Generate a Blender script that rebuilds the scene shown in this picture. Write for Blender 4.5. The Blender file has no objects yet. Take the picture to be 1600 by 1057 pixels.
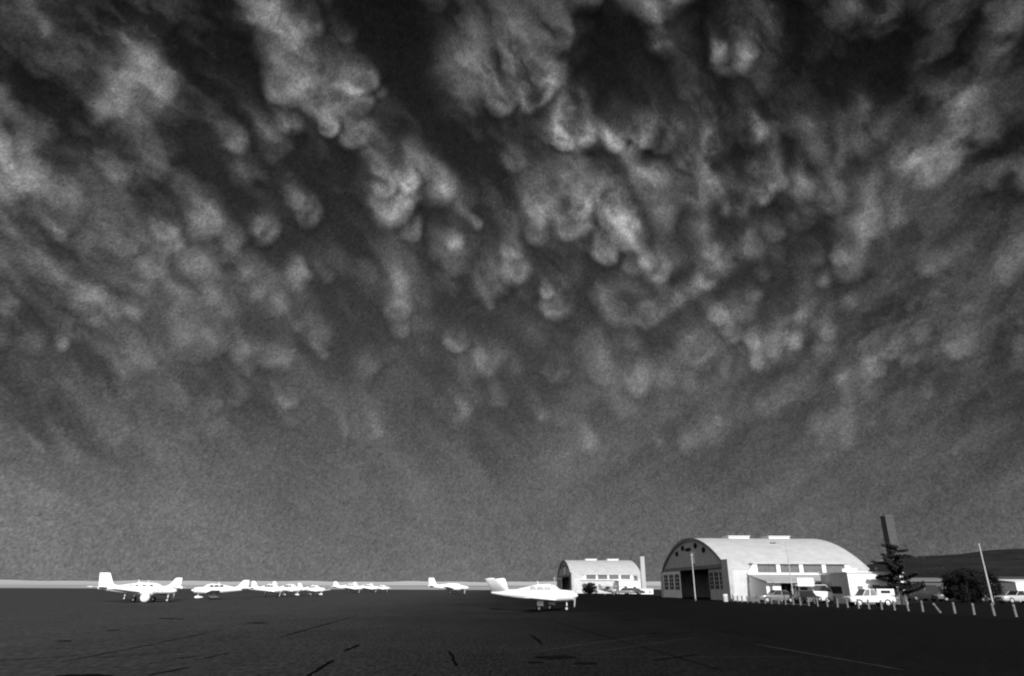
import bpy, bmesh, math, random
import numpy as np
from mathutils import Vector, Matrix
random.seed(7); rng = np.random.default_rng(11)
R = math.radians
S = bpy.context.scene
C = S.collection

# ------------------------------------------------------------------ camera
EYE = 1.9; FPX = 1030.0; PITCH = R(20.6); ROLL = R(0.1)
cd = bpy.data.cameras.new('camera'); cam = bpy.data.objects.new('camera', cd); C.objects.link(cam)
cd.sensor_width = 36; cd.lens = 36 * FPX / 1600; cd.clip_start = .1; cd.clip_end = 60000
cam.location = (0, 0, EYE)
cam.matrix_world = Matrix.Translation((0, 0, EYE)) @ Matrix.Rotation(math.pi/2 + PITCH, 4, 'X') @ Matrix.Rotation(ROLL, 4, 'Z')
CM = cam.matrix_world.to_3x3()
S.camera = cam
def ray(px, py): return (CM @ Vector((px-800, 528.5-py, -FPX))).normalized()
def G(px, py):                                   # point of the ground seen at a pixel of the photograph
    d = ray(px, py); return Vector((0, 0, EYE)) + d * (-EYE / d.z)
def V(px, py, D):                                # point at forward distance D
    d = ray(px, py); return Vector((0, 0, EYE)) + d * (D / d.y)
def GX(px, D):                                   # ground point at forward distance D under column px
    lo, hi = 500.0, 1050.0
    p = None
    for _ in range(40):
        m = (lo+hi)/2; p = V(px, m, D)
        if p.z > 0: lo = m
        else: hi = m
    return Vector((p.x, D, 0))

# ------------------------------------------------------------------ light
SUN_EL, SUN_AZ = R(33), R(173)                   # azimuth clockwise from +Y
sd = Vector((math.sin(SUN_AZ)*math.cos(SUN_EL), math.cos(SUN_AZ)*math.cos(SUN_EL), math.sin(SUN_EL)))
W = bpy.data.worlds.new('World'); S.world = W; W.use_nodes = True
nt = W.node_tree; nt.nodes.clear()
sky = nt.nodes.new('ShaderNodeTexSky'); sky.sky_type = 'NISHITA'; sky.sun_disc = False
sky.sun_elevation = SUN_EL; sky.sun_rotation = SUN_AZ
bw = nt.nodes.new('ShaderNodeRGBToBW'); bg = nt.nodes.new('ShaderNodeBackground'); wo = nt.nodes.new('ShaderNodeOutputWorld')
nt.links.new(sky.outputs[0], bw.inputs[0]); nt.links.new(bw.outputs[0], bg.inputs[0]); nt.links.new(bg.outputs[0], wo.inputs[0])
bg.inputs[1].default_value = 0.13
sl = bpy.data.lights.new('sun', 'SUN'); sl.energy = 4.6; sl.angle = R(.5); sl.color = (1, 1, 1)
so = bpy.data.objects.new('sun', sl); C.objects.link(so); so.rotation_euler = sd.to_track_quat('Z', 'Y').to_euler()
S.view_settings.view_transform = 'Standard'; S.view_settings.look = 'None'
S.view_settings.exposure = 0.0; S.view_settings.gamma = 1
S.cycles.use_denoising = True; S.cycles.denoising_input_passes = 'RGB_ALBEDO_NORMAL'; S.cycles.caustics_reflective = False; S.cycles.caustics_refractive = False
S.cycles.max_bounces = 5; S.cycles.sample_clamp_indirect = 1.5; S.cycles.filter_width = 2.1

# ------------------------------------------------------------------ materials
MATS = {}
def mat(name, v, rough=.6, spec=.3, metal=0, var=0, scale=3, bump=0, bscale=40, emit=0, tr=None):
    if name in MATS: return MATS[name]
    m = bpy.data.materials.new(name); m.use_nodes = True; n = m.node_tree; p = n.nodes['Principled BSDF']
    p.inputs['Base Color'].default_value = (v, v, v, 1); p.inputs['Roughness'].default_value = rough
    p.inputs['Specular IOR Level'].default_value = spec; p.inputs['Metallic'].default_value = metal
    tc = n.nodes.new('ShaderNodeTexCoord')
    if var:
        no = n.nodes.new('ShaderNodeTexNoise'); no.inputs['Scale'].default_value = scale; no.inputs['Detail'].default_value = 6
        no.inputs['Roughness'].default_value = .65
        mr = n.nodes.new('ShaderNodeMapRange'); mr.inputs[1].default_value = .3; mr.inputs[2].default_value = .7
        mr.inputs[3].default_value = v*(1-var); mr.inputs[4].default_value = v*(1+var)
        n.links.new(tc.outputs['Object'], no.inputs['Vector']); n.links.new(no.outputs[0], mr.inputs[0])
        n.links.new(mr.outputs[0], p.inputs['Base Color'])
    if bump:
        nb = n.nodes.new('ShaderNodeTexNoise'); nb.inputs['Scale'].default_value = bscale; nb.inputs['Detail'].default_value = 5
        bu = n.nodes.new('ShaderNodeBump'); bu.inputs['Strength'].default_value = bump; bu.inputs['Distance'].default_value = .05
        n.links.new(tc.outputs['Object'], nb.inputs['Vector']); n.links.new(nb.outputs[0], bu.inputs['Height'])
        n.links.new(bu.outputs[0], p.inputs['Normal'])
    MATS[name] = m; return m
def corrugated(name, v, axis='X', freq=5.0, strength=.35, var=.12):
    m = mat(name, v, .55, .3, var=var, scale=.6); n = m.node_tree; p = n.nodes['Principled BSDF']
    tc = n.nodes.new('ShaderNodeTexCoord'); wv = n.nodes.new('ShaderNodeTexWave'); wv.bands_direction = axis
    wv.inputs['Scale'].default_value = freq; bu = n.nodes.new('ShaderNodeBump')
    bu.inputs['Strength'].default_value = strength; bu.inputs['Distance'].default_value = .03
    n.links.new(tc.outputs['Object'], wv.inputs['Vector']); n.links.new(wv.outputs[0], bu.inputs['Height']); n.links.new(bu.outputs[0], p.inputs['Normal'])
    return m
PAINT = mat('white_aircraft_paint', .86, .32, .5, var=.03, scale=1.5)
PAINTG = mat('grey_aircraft_paint', .36, .4, .5, var=.06, scale=1.5)
STRIPE = mat('dark_trim_paint', .10, .35, .5)
GLASS = mat('dark_glass', .02, .08, .6)
PALEGL = mat('sun_struck_glass', .42, .3, .5, var=.5, scale=6)  # sun reflection on the panes painted as a pale colour
GLASSL = mat('dusty_glass', .13, .3, .5, var=.3, scale=4)
TYRE = mat('tyre_rubber', .015, .9, .1)
HUB = mat('hub_metal', .65, .35, .5, metal=.2)
METAL = mat('dark_metal', .08, .5, .4)
BLADE = mat('propeller_metal', .4, .35, .5)
HWALL = corrugated('hangar_wall_sheeting', .56, 'X', 4, .3)
HROOF = corrugated('hangar_roof_sheeting', .47, 'X', 3, .35, .14)
HTRIM = mat('white_trim', .72, .5, .3, var=.05)
GABLE = mat('grey_gable_siding', .43, .7, .2, var=.18, scale=.8)
GABLED = mat('dark_gable_trim', .20, .7, .2, var=.2, scale=1)
DOORW = mat('worn_white_door_paint', .72, .6, .2, var=.15, scale=1.3)
INT = mat('dark_interior', .02, .9, .1)
PLAST = mat('white_stucco', .84, .8, .1, var=.08, scale=1.2)
ROOFT = mat('tar_paper_roof', .10, .9, .1, var=.2, scale=2)
LROOF = mat('pale_felt_roof', .36, .85, .15, var=.12, scale=1.0)
BRICK = mat('sooty_brick', .17, .85, .15, var=.25, scale=6)
BRICKL = mat('pale_brick', .42, .85, .15, var=.15, scale=5)
POLE = mat('weathered_pale_paint', .42, .6, .3, var=.35, scale=1.5)
WOODP = mat('weathered_utility_wood', .02, .85, .1, var=.2, scale=4)
POST = mat('weathered_white_post_paint', .18, .8, .15, var=.45, scale=2.5)
BARK = mat('bark', .06, .9, .1, var=.3, scale=8)
NEEDLE = mat('pine_needles', .022, .8, .15, var=.5, scale=1.2)
LEAF = mat('dark_leaves', .008, .75, .2, var=.5, scale=1.5)
CARW = mat('white_car_paint', .75, .25, .5)
CARG = mat('grey_car_paint', .16, .25, .5)
CARD = mat('dark_car_paint', .03, .2, .5)
CARM = mat('pale_car_paint', .42, .25, .5)
CHROME = mat('chrome', .7, .15, .5, metal=1)
LAMP = mat('headlight_glass', .6, .1, .6)
SKIN = mat('skin', .35, .6, .3)

# ------------------------------------------------------------------ mesh helpers
class MB:
    def __init__(s): s.v = []; s.f = []
    def add(s, vs, fs):
        k = len(s.v); s.v += [tuple(a) for a in vs]; s.f += [tuple(k+i for i in f) for f in fs]
    def box(s, x0, x1, y0, y1, z0, z1):
        s.add([(x0,y0,z0),(x1,y0,z0),(x1,y1,z0),(x0,y1,z0),(x0,y0,z1),(x1,y0,z1),(x1,y1,z1),(x0,y1,z1)],
              [(0,3,2,1),(4,5,6,7),(0,1,5,4),(1,2,6,5),(2,3,7,6),(3,0,4,7)]); return s
    def loft(s, rings, cap=True):
        n = len(rings[0]); k = len(s.v); vs = [tuple(p) for r in rings for p in r]; fs = []
        for i in range(len(rings)-1):
            for j in range(n):
                a = i*n+j; b = i*n+(j+1) % n; fs.append((a, b, b+n, a+n))
        if cap: fs.append(tuple(reversed(range(n)))); fs.append(tuple((len(rings)-1)*n+j for j in range(n)))
        s.add(vs, fs); return s
    def tube(s, p0, p1, r0, r1=None, n=10):
        p0, p1 = Vector(p0), Vector(p1); r1 = r0 if r1 is None else r1
        d = (p1-p0).normalized(); a = d.orthogonal().normalized(); b = d.cross(a)
        s.loft([[p + (a*math.cos(t)+b*math.sin(t))*r for t in [2*math.pi*i/n for i in range(n)]] for p, r in ((p0, r0), (p1, r1))]); return s
    def build(s, name, m, parent=None, smooth=False, bevel=0):
        me = bpy.data.meshes.new(name); me.from_pydata(s.v, [], s.f); me.update()
        bm = bmesh.new(); bm.from_mesh(me)
        bmesh.ops.recalc_face_normals(bm, faces=bm.faces)
        if bevel: bmesh.ops.bevel(bm, geom=bm.edges[:], offset=bevel, segments=2, affect='EDGES', profile=.6)
        bm.to_mesh(me); bm.free()
        me.materials.append(m); o = bpy.data.objects.new(name, me); C.objects.link(o)
        if smooth:
            me.polygons.foreach_set('use_smooth', [True]*len(me.polygons))
            try: me.set_sharp_from_angle(angle=R(50))
            except Exception: pass
        if parent: o.parent = parent
        return o
def thing(name, label, cat, loc=(0,0,0), rz=0, group=None):
    o = bpy.data.objects.new(name, None); C.objects.link(o); o.location = loc; o.rotation_euler = (0, 0, rz)
    o.empty_display_size = .3
    return tag(o, label, cat, group)
def tag(o, label, cat, group=None):
    o['label'] = label; o['category'] = cat
    if group: o['group'] = group
    return o
def struct(o): o['kind'] = 'structure'; return o
def copy_tree(o, parent=None):
    c = o.copy(); C.objects.link(c); c.parent = parent
    for ch in [x for x in o.children]: copy_tree(ch, c)
    return c
def cone(mb, p0, p1, r0, r1, n=12): return mb.tube(p0, p1, r0, r1, n)
def ell(x, zc, hw, hh, n=16, e=2.3, yc=0):
    out = []
    for i in range(n):
        t = 2*math.pi*i/n; c, s_ = math.cos(t), math.sin(t)
        out.append((x, yc + hw*math.copysign(abs(c)**(2/e), c), zc + hh*math.copysign(abs(s_)**(2/e), s_)))
    return out
AF = [(1, 0), (.85, .035), (.5, .075), (.2, .085), (.04, .045), (0, 0), (.04, -.03), (.2, -.045), (.5, -.04), (.85, -.015)]
def foil(le, chord, th=1.0, span='Y', flip=1):
    x, y, z = le
    if span == 'Y': return [(x - a*chord, y, z + b*chord*th) for a, b in AF]
    return [(x - a*chord, y + b*chord*th, z) for a, b in AF]

# ------------------------------------------------------------------ sky: a great shell of ash cloud with pouches in low relief and painted shading
def cloud_field(X, Y, P):
    """albedo driver a (0..1, pouch light and shade painted in) and relief H (in photo-pixel units) of the ash cloud, laid out over X, Y"""
    def sn(cell, ang, st, seed, XX, YY):
        r = np.random.default_rng(seed); T = 256; g = r.random((T, T)).astype(np.float32)
        ca, sa = math.cos(ang), math.sin(ang)
        u = (XX*ca - YY*sa)/cell; v = (XX*sa + YY*ca)/(cell*st)
        iu = np.floor(u).astype(int); iv = np.floor(v).astype(int); fu = u-iu; fv = v-iv
        fu = fu*fu*fu*(fu*(fu*6-15)+10); fv = fv*fv*fv*(fv*(fv*6-15)+10)
        a = g[iv % T, iu % T]; b = g[iv % T, (iu+1) % T]; c = g[(iv+1) % T, iu % T]; d = g[(iv+1) % T, (iu+1) % T]
        return (a*(1-fu)+b*fu)*(1-fv) + (c*(1-fu)+d*fu)*fv - .5
    def fb(cell, seed, st=1.0, ang=.5, oct=4, g=.55, XX=None, YY=None):
        XX = X if XX is None else XX; YY = Y if YY is None else YY
        s_ = 0; a = 1; t = 0
        for k in range(oct):
            s_ = s_ + a*sn(cell/1.93**k, ang+.45*k*(st == 1.0), 1+(st-1)*.75**k, seed+k, XX, YY); t += a; a *= g
        return s_/t
    ss = lambda x, a, b: (lambda t: t*t*(3-2*t))(np.clip((x-a)/(b-a), 0, 1))
    wx = fb(110, 1)*80 + fb(30, 21, oct=3)*26; wy = fb(110, 5)*80 + fb(30, 25, oct=3)*26
    XW = X + wx; YW = Y + wy; XS = X + .32*wx; YS = Y + .32*wy
    # streak direction blends from down-right in the west to down-left in the east
    low = ss(Y, 380, 640)
    wl = 1-ss(X, 150, 800); wr = ss(X + low*480, 1180, 1480); wm = np.clip(1-wl-wr, 0, 1); wt = wl+wm+wr
    def streak(cell, seed, st, oct, g=.55):
        return (fb(cell, seed, st, .92, oct, g, XS, YS)*wl + fb(cell, seed+31, st, .66, oct, g, XS, YS)*wm + fb(cell, seed+57, st, -.95, oct, g, XS, YS)*wr)/wt
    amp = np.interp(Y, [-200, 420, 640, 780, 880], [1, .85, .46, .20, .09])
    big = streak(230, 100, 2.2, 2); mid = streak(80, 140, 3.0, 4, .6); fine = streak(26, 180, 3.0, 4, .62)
    a = np.interp(Y, [-300, 0, 250, 480, 650, 800, 920], [.135, .145, .18, .235, .285, .325, .352]) + 0*X  # dark-to-pale sky gradient put into the base tone
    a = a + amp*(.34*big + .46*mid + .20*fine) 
    a = a + .075*np.exp(-((X-40)/360)**2 - ((Y-730)/200)**2) + .03*ss(X, 1250, 1700)*ss(Y, 560, 800)  # soft glow low in the west, painted into the tone
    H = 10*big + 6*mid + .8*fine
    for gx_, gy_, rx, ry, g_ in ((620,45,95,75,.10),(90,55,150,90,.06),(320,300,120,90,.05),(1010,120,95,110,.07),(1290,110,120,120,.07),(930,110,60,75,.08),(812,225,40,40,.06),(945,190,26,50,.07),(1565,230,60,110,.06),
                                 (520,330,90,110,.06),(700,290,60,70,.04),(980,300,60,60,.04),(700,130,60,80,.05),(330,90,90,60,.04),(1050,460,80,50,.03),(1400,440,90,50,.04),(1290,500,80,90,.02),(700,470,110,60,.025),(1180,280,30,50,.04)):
        a = a - g_*np.exp(-(((XW-gx_)/rx)**2 + ((YW-gy_)/ry)**2))  # shaded hollows between pouches painted as dark patches
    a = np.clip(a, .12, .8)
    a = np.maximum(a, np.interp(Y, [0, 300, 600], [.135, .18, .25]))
    # hanging lobes, their light painted as paler tone towards the tip
    puff = fb(34, 300, 1.0, .2, 4, .6, XW, YW); wisps = streak(22, 330, 2.6, 3, .6)
    for (tx, ty, L, w, ang, s) in P:
        L *= 1.35; w *= 1.07; s *= float(np.interp(tx, [-100, 300, 500, 1300, 1500], [.5, .7, 1, .95, .75]))
        an = math.radians(ang); ux, uy = math.sin(an), math.cos(an); hw = w/2; pad = L+w+50
        jj = np.where((abs(X-tx) < pad).any(0))[0]; ii = np.where((abs(Y-ty) < pad).any(1))[0]
        if not len(ii) or not len(jj): continue
        q = (slice(ii[0], ii[-1]+1), slice(jj[0], jj[-1]+1))
        kx = min(1, w/90)*(.5 if s >= .9 else .55 if s >= .5 else .9)
        qx = X[q]-tx + wx[q]*kx; qy = Y[q]-ty + wy[q]*kx
        sl = qx*ux + qy*uy; c = (qx*uy - qy*ux)/hw
        t = (sl + hw)/hw
        tp = np.clip(1 + (sl+hw)/(L*1.5), .5, 1.0)
        r2 = (c/tp)**2 + np.where(t > 0, t*t, 0)
        r = np.sqrt(r2) + puff[q]*(.33 if w > 60 else .24)
        r0 = ((X[q]-tx)*uy - (Y[q]-ty)*ux)**2/hw**2 + np.maximum(((X[q]-tx)*ux + (Y[q]-ty)*uy + hw)/hw, 0)**2
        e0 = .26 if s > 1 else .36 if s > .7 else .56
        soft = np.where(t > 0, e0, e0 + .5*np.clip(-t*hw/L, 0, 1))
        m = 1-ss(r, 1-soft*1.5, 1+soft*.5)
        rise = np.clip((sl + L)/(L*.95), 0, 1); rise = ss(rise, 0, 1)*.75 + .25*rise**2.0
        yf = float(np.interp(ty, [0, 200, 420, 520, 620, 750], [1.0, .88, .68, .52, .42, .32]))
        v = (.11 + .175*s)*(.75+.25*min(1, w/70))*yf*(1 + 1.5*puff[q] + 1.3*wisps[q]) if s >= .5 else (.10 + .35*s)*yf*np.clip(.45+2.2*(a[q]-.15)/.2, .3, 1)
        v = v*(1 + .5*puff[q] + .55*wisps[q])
        rim = .05*s*yf*ss(r, .45, .9)*(t > -.6)  # painted bright rim around the lobe's tip
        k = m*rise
        # shade of the gap just past the tip, painted darker
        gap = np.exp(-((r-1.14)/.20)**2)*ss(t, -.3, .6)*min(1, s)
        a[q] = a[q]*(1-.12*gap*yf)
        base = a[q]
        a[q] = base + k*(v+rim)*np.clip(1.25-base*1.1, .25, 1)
        body = np.clip(1-np.minimum(r0, 1), 0, 1)**1.5
        h = s*w*.055*body*rise*yf*(.4 if s < .5 else 1)
        H[q] = H[q] + h*.8
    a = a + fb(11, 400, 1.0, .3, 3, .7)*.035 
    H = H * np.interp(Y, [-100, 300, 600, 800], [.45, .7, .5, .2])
    return np.clip(a, .10, .98), H
def build_sky():
    ad = np.concatenate([np.linspace(-62, -53, 20)[:-1], np.arange(-53, 53, .085), np.linspace(53, 56, 10)])
    ed = np.concatenate([np.geomspace(.30, 2.0, 26)[:-1], np.arange(2.0, 56, .085), np.linspace(56, 58, 8)])
    A, E = np.meshgrid(np.radians(ad), np.radians(ed)); E = E*(1-.17*(A/math.radians(56))**2)
    dx = np.sin(A)*np.cos(E); dy = np.cos(A)*np.cos(E); dz = np.sin(E)
    cp, sp = math.cos(PITCH), math.sin(PITCH)
    fw = np.maximum(dy*cp + dz*sp, .12); up = -dy*sp + dz*cp
    X = 800 + FPX*dx/fw; Y = 528.5 - FPX*up/fw          # sky coordinates in degrees-like units for laying out the lobes
    X = np.clip(X, -1500, 3100); Y = np.clip(Y, -1600, 1000)
    r = random.Random(5); F = []
    def ang_at(x, y):
        a = float(np.interp(x, [-200, 0, 400, 800, 1100, 1300, 1450, 1700], [56, 50, 42, 33, 26, 0, -34, -52]))
        return a if x > 1250 else a*(1-.3*float(np.interp(y, [380, 600], [0, 1])))
    for k in range(520):
        x, y = r.uniform(-500, 2100), r.uniform(-500, 720)
        q = float(np.interp(y, [0, 400, 700], [1.35, .85, .5])); q *= r.uniform(.4, 1.35)
        F.append((x, y, 135*q, 54*q, ang_at(x, y)+r.uniform(-12, 12), r.choice((.10, .18, .26, .34, .48))))
    for k in range(150):                                             # small round pouches in loose clusters
        if k % 5 == 0: cx_, cy_ = r.uniform(-300, 1900), r.uniform(230, 650)
        x, y = cx_ + r.gauss(0, 60), cy_ + r.gauss(0, 32); q = float(np.interp(y, [200, 420, 680], [1.35, 1, .7]))*r.uniform(.75, 1.25)
        F.append((x, y, 44*q, 38*q, ang_at(x, y)*.6+r.uniform(-10, 10), r.uniform(.5, .85)))
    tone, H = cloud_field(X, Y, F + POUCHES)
    g = rng.normal(0, 1, X.shape).astype(np.float32)                 # random grain in the tone, like film grain
    g = g + .25*(np.roll(g, 1, 1) + np.roll(g, 1, 0))
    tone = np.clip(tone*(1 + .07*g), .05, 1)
    RAD = 6000.0
    rad = RAD*(1 - H/FPX)
    bot = np.interp(E, [0, math.radians(2)], [1, 0])
    z = rad*np.sin(E) + EYE + bot*(np.sin(A*37)*3 + np.sin(A*91+2)*2)
    x = rad*np.sin(A)*np.cos(E); y = rad*np.cos(A)*np.cos(E)
    co = np.stack([x, y, z], -1).reshape(-1, 3).astype(np.float32)
    nr, nc = X.shape; idx = np.arange(nr*nc).reshape(nr, nc)
    q = np.stack([idx[:-1, :-1], idx[1:, :-1], idx[1:, 1:], idx[:-1, 1:]], -1).reshape(-1, 4).astype(np.int32)
    me = bpy.data.meshes.new('sky'); me.vertices.add(len(co)); me.vertices.foreach_set('co', co.ravel())
    me.loops.add(q.size); me.loops.foreach_set('vertex_index', q.ravel())
    me.polygons.add(len(q)); me.polygons.foreach_set('loop_start', np.arange(0, q.size, 4, dtype=np.int32))
    me.polygons.foreach_set('loop_total', np.full(len(q), 4, np.int32)); me.polygons.foreach_set('use_smooth', np.ones(len(q), bool))
    me.update(); me.validate()
    m = bpy.data.materials.new('ash_cloud'); m.use_nodes = True; n = m.node_tree; p = n.nodes['Principled BSDF']
    at = me.attributes.new('painted_shading', 'FLOAT', 'POINT'); at.data.foreach_set('value', (.85*tone**2.2).astype(np.float32).ravel())
    an = n.nodes.new('ShaderNodeAttribute'); an.attribute_name = 'painted_shading'      # cloud light and shade painted as albedo
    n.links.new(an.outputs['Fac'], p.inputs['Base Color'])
    p.inputs['Roughness'].default_value = 1; p.inputs['Specular IOR Level'].default_value = 0
    me.materials.append(m)
    o = bpy.data.objects.new('sky', me); C.objects.link(o); struct(o)
    return o
# tip x, tip y, length, width, direction (deg from straight down, + to the right), strength
POUCHES = [
 (215,212,170,120,14,.75),(262,165,90,60,20,.8),(180,195,110,64,15,.75),(225,140,120,70,15,.6),(240,292,120,80,34,.8),(196,292,70,45,40,.8),(258,282,50,36,30,.8),
 (62,288,150,62,42,1.0),(118,322,150,56,48,.9),(20,250,90,60,45,.6),(385,243,100,46,44,.9),(262,382,80,46,12,1.15),(322,374,110,62,18,.9),
 (440,60,150,92,20,.62),(462,110,150,96,20,.66),(490,160,150,96,24,.7),(545,192,170,100,26,.85),(500,60,80,40,20,.55),(585,150,80,54,35,1.15),(575,185,50,44,25,.8),(520,218,50,36,15,1.2),(568,236,70,54,20,.9),(470,160,160,70,22,.5),
 (618,350,130,84,14,1.15),(600,312,60,38,12,1.2),(640,306,60,40,20,1.1),(612,352,70,34,-25,.7),(655,290,90,44,25,.6),(492,356,90,48,30,1.0),(465,330,60,36,30,.7),
 (790,176,150,46,24,.95),(850,164,170,96,16,1.25),(818,112,90,50,12,.7),(897,246,110,74,4,1.2),(882,243,70,36,8,1.1),(912,232,60,34,0,.8),
 (987,238,80,84,14,1.1),(1016,232,60,34,10,1.0),(965,236,56,44,24,.9),(918,20,70,60,12,.8),(1062,28,110,80,28,.8),
 (1150,118,110,70,8,.95),(1170,95,50,34,0,.9),(1128,100,60,34,10,.8),(1044,97,90,46,22,.6),(1187,232,110,44,18,.8),(1132,240,210,84,22,.65),
 (1225,300,70,34,28,1.0),(1296,328,90,78,28,.9),(1262,310,60,40,30,.7),(1200,324,70,40,24,.9),(1160,344,100,48,18,.8),(1112,330,150,92,24,.75),
 (905,378,110,62,10,1.1),(878,352,90,56,14,.8),(952,345,110,64,8,.9),(852,352,90,56,18,.8),(908,345,60,36,-12,.9),
 (950,417,80,44,8,1.25),(985,400,110,50,6,.8),(1030,438,80,52,22,1.2),(1015,420,50,30,20,.9),(770,464,90,72,8,.9),(806,446,90,50,0,.8),(690,414,90,54,-5,.6),(730,404,80,46,12,.6),
 (985,500,235,46,-61,.98),(1075,445,150,50,-57,.55),(1085,440,140,40,-55,.7),(850,500,70,56,-35,.9),(930,502,120,76,-42,.85),(850,468,34,26,-10,1.0),(885,455,60,34,-20,.6),
 (862,606,50,44,-8,.8),(936,604,54,40,-5,.8),(992,622,50,44,-12,.9),(1030,612,44,40,-20,.7),(1000,602,44,40,-20,.7),(762,592,64,56,8,.9),(716,552,44,38,8,1.1),
 (575,592,60,54,5,.7),(628,500,60,48,10,1.0),(630,530,34,30,10,.9),(905,580,110,60,-40,.6),
 (1112,512,70,46,-38,1.0),(1150,508,54,34,-35,.7),(1140,542,40,36,-15,.9),(1170,548,44,34,-20,.9),(1218,562,70,60,-22,.95),(1188,578,60,50,-20,.8),(1238,548,44,34,-10,.9),(1084,574,70,60,-8,.8),
 (1425,292,150,90,-22,.9),(1470,215,170,100,-30,.75),(1530,110,180,70,-33,.7),(1440,150,110,80,-20,.5),(1400,270,90,50,-20,.8),(1476,274,100,54,-15,.7),(1370,224,90,62,18,.7),(1540,60,220,80,-38,.6),(1440,40,200,90,-40,.7),(1530,232,70,52,-10,.6),(1335,250,80,56,10,.5),
 (136,494,54,64,5,1.15),(212,504,44,40,12,.9),(18,504,60,52,20,.9),(252,434,70,54,20,.8),(198,558,36,34,10,.8),(345,552,50,44,20,.9),(318,566,50,50,12,.8),(378,568,44,38,12,.8),
 (438,580,54,62,4,.95),(212,602,54,60,5,.8),(332,650,44,42,0,.8),(368,640,34,30,0,.8),(452,642,38,36,4,.8),(296,694,34,34,8,.9),(332,686,36,50,4,.9),(462,494,90,70,20,.7),(400,556,40,40,12,.7),(52,555,54,44,12,.8),
 (1345,560,150,46,-58,.8),(1480,560,90,36,-55,.6),(1575,550,60,34,-50,.6),(1432,430,90,40,-45,.6),(1560,430,160,50,-50,.6),(1180,640,130,46,-60,.6),(1300,600,160,50,-62,.6),(1050,700,150,44,-62,.6),(1250,690,160,50,-64,.5),
]
build_sky()

# ------------------------------------------------------------------ ground
def sheet(name, pts, z, m, sub=0):
    me = bpy.data.meshes.new(name); bm = bmesh.new()
    bm.faces.new([bm.verts.new((p[0], p[1], z)) for p in pts]); bm.normal_update()
    if bm.faces[:][0].normal.z < 0: bmesh.ops.reverse_faces(bm, faces=bm.faces[:])
    bm.to_mesh(me); bm.free(); me.materials.append(m); o = bpy.data.objects.new(name, me); C.objects.link(o); return o
def asphalt(name, v0, v1, x0, x1):
    m = bpy.data.materials.new(name); m.use_nodes = True; n = m.node_tree; p = n.nodes['Principled BSDF']; L = n.links.new
    p.inputs['Roughness'].default_value = 1; p.inputs['Specular IOR Level'].default_value = .02
    tc = n.nodes.new('ShaderNodeTexCoord'); sx = n.nodes.new('ShaderNodeSeparateXYZ'); L(tc.outputs['Object'], sx.inputs[0])
    n1 = n.nodes.new('ShaderNodeTexNoise'); n1.inputs['Scale'].default_value = .09; n1.inputs['Detail'].default_value = 7; L(tc.outputs['Object'], n1.inputs['Vector'])
    # greyer tone in the west blends into blacker tone in the east
    ad_ = n.nodes.new('ShaderNodeMath'); ad_.operation = 'MULTIPLY_ADD'; L(n1.outputs[0], ad_.inputs[0]); ad_.inputs[1].default_value = 14; L(sx.outputs[0], ad_.inputs[2])
    mr = n.nodes.new('ShaderNodeMapRange'); mr.interpolation_type = 'SMOOTHSTEP'; L(ad_.outputs[0], mr.inputs[0])
    mr.inputs[1].default_value = x0; mr.inputs[2].default_value = x1; mr.inputs[3].default_value = v0; mr.inputs[4].default_value = v1
    mp = n.nodes.new('ShaderNodeMapping'); mp.inputs['Scale'].default_value = (1.1, .22, 1); mp.inputs['Rotation'].default_value = (0, 0, .5); L(tc.outputs['Object'], mp.inputs[0])
    n2 = n.nodes.new('ShaderNodeTexNoise'); n2.inputs['Scale'].default_value = .6; n2.inputs['Detail'].default_value = 12; n2.inputs['Roughness'].default_value = .78; L(mp.outputs[0], n2.inputs['Vector'])
    n3 = n.nodes.new('ShaderNodeTexNoise'); n3.inputs['Scale'].default_value = 13; n3.inputs['Detail'].default_value = 3; n3.inputs['Roughness'].default_value = .7; mp3 = n.nodes.new('ShaderNodeMapping'); mp3.inputs['Scale'].default_value = (1, .16, 1); L(tc.outputs['Object'], mp3.inputs[0]); L(mp3.outputs[0], n3.inputs['Vector'])
    f2 = n.nodes.new('ShaderNodeMapRange'); L(n2.outputs[0], f2.inputs[0]); f2.inputs[1].default_value = .3; f2.inputs[2].default_value = .7; f2.inputs[3].default_value = .8; f2.inputs[4].default_value = 1.22
    f3 = n.nodes.new('ShaderNodeMapRange'); L(n3.outputs[0], f3.inputs[0]); f3.inputs[1].default_value = .3; f3.inputs[2].default_value = .7; f3.inputs[3].default_value = .3; f3.inputs[4].default_value = 1.8
    a = n.nodes.new('ShaderNodeMath'); a.operation = 'MULTIPLY'; L(mr.outputs[0], a.inputs[0]); L(f2.outputs[0], a.inputs[1])
    b = n.nodes.new('ShaderNodeMath'); b.operation = 'MULTIPLY'; L(a.outputs[0], b.inputs[0]); L(f3.outputs[0], b.inputs[1])
    L(b.outputs[0], p.inputs['Base Color'])
    bu = n.nodes.new('ShaderNodeBump'); bu.inputs['Strength'].default_value = .5; bu.inputs['Distance'].default_value = .02; L(n3.outputs[0], bu.inputs['Height']); L(bu.outputs[0], p.inputs['Normal'])
    return m
DRY = mat('dry_grass_field', .33, .95, .05, var=.3, scale=.01)
YARD = mat('dark_gravel', .02, .95, .02, var=.35, scale=.2)
ASPH = asphalt('apron_asphalt', .044, .005, -16, 18)
LOTM = mat('car_park_asphalt', .008, .95, .02, var=.35, scale=.8, bump=.3)
Q = 40000
struct(sheet('ground', [(-Q,-Q),(Q,-Q),(Q,Q),(-Q,Q)], 0, DRY))
struct(sheet('gravel_yard', [(29,-300),(1400,-300),(1400,900),(60,420),(29,330)], .004, YARD))
struct(sheet('apron', [(-900,-300),(31.0,-300),(31.0,92),(26,330),(-60,365),(-330,470),(-900,640)], .008, ASPH))
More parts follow.
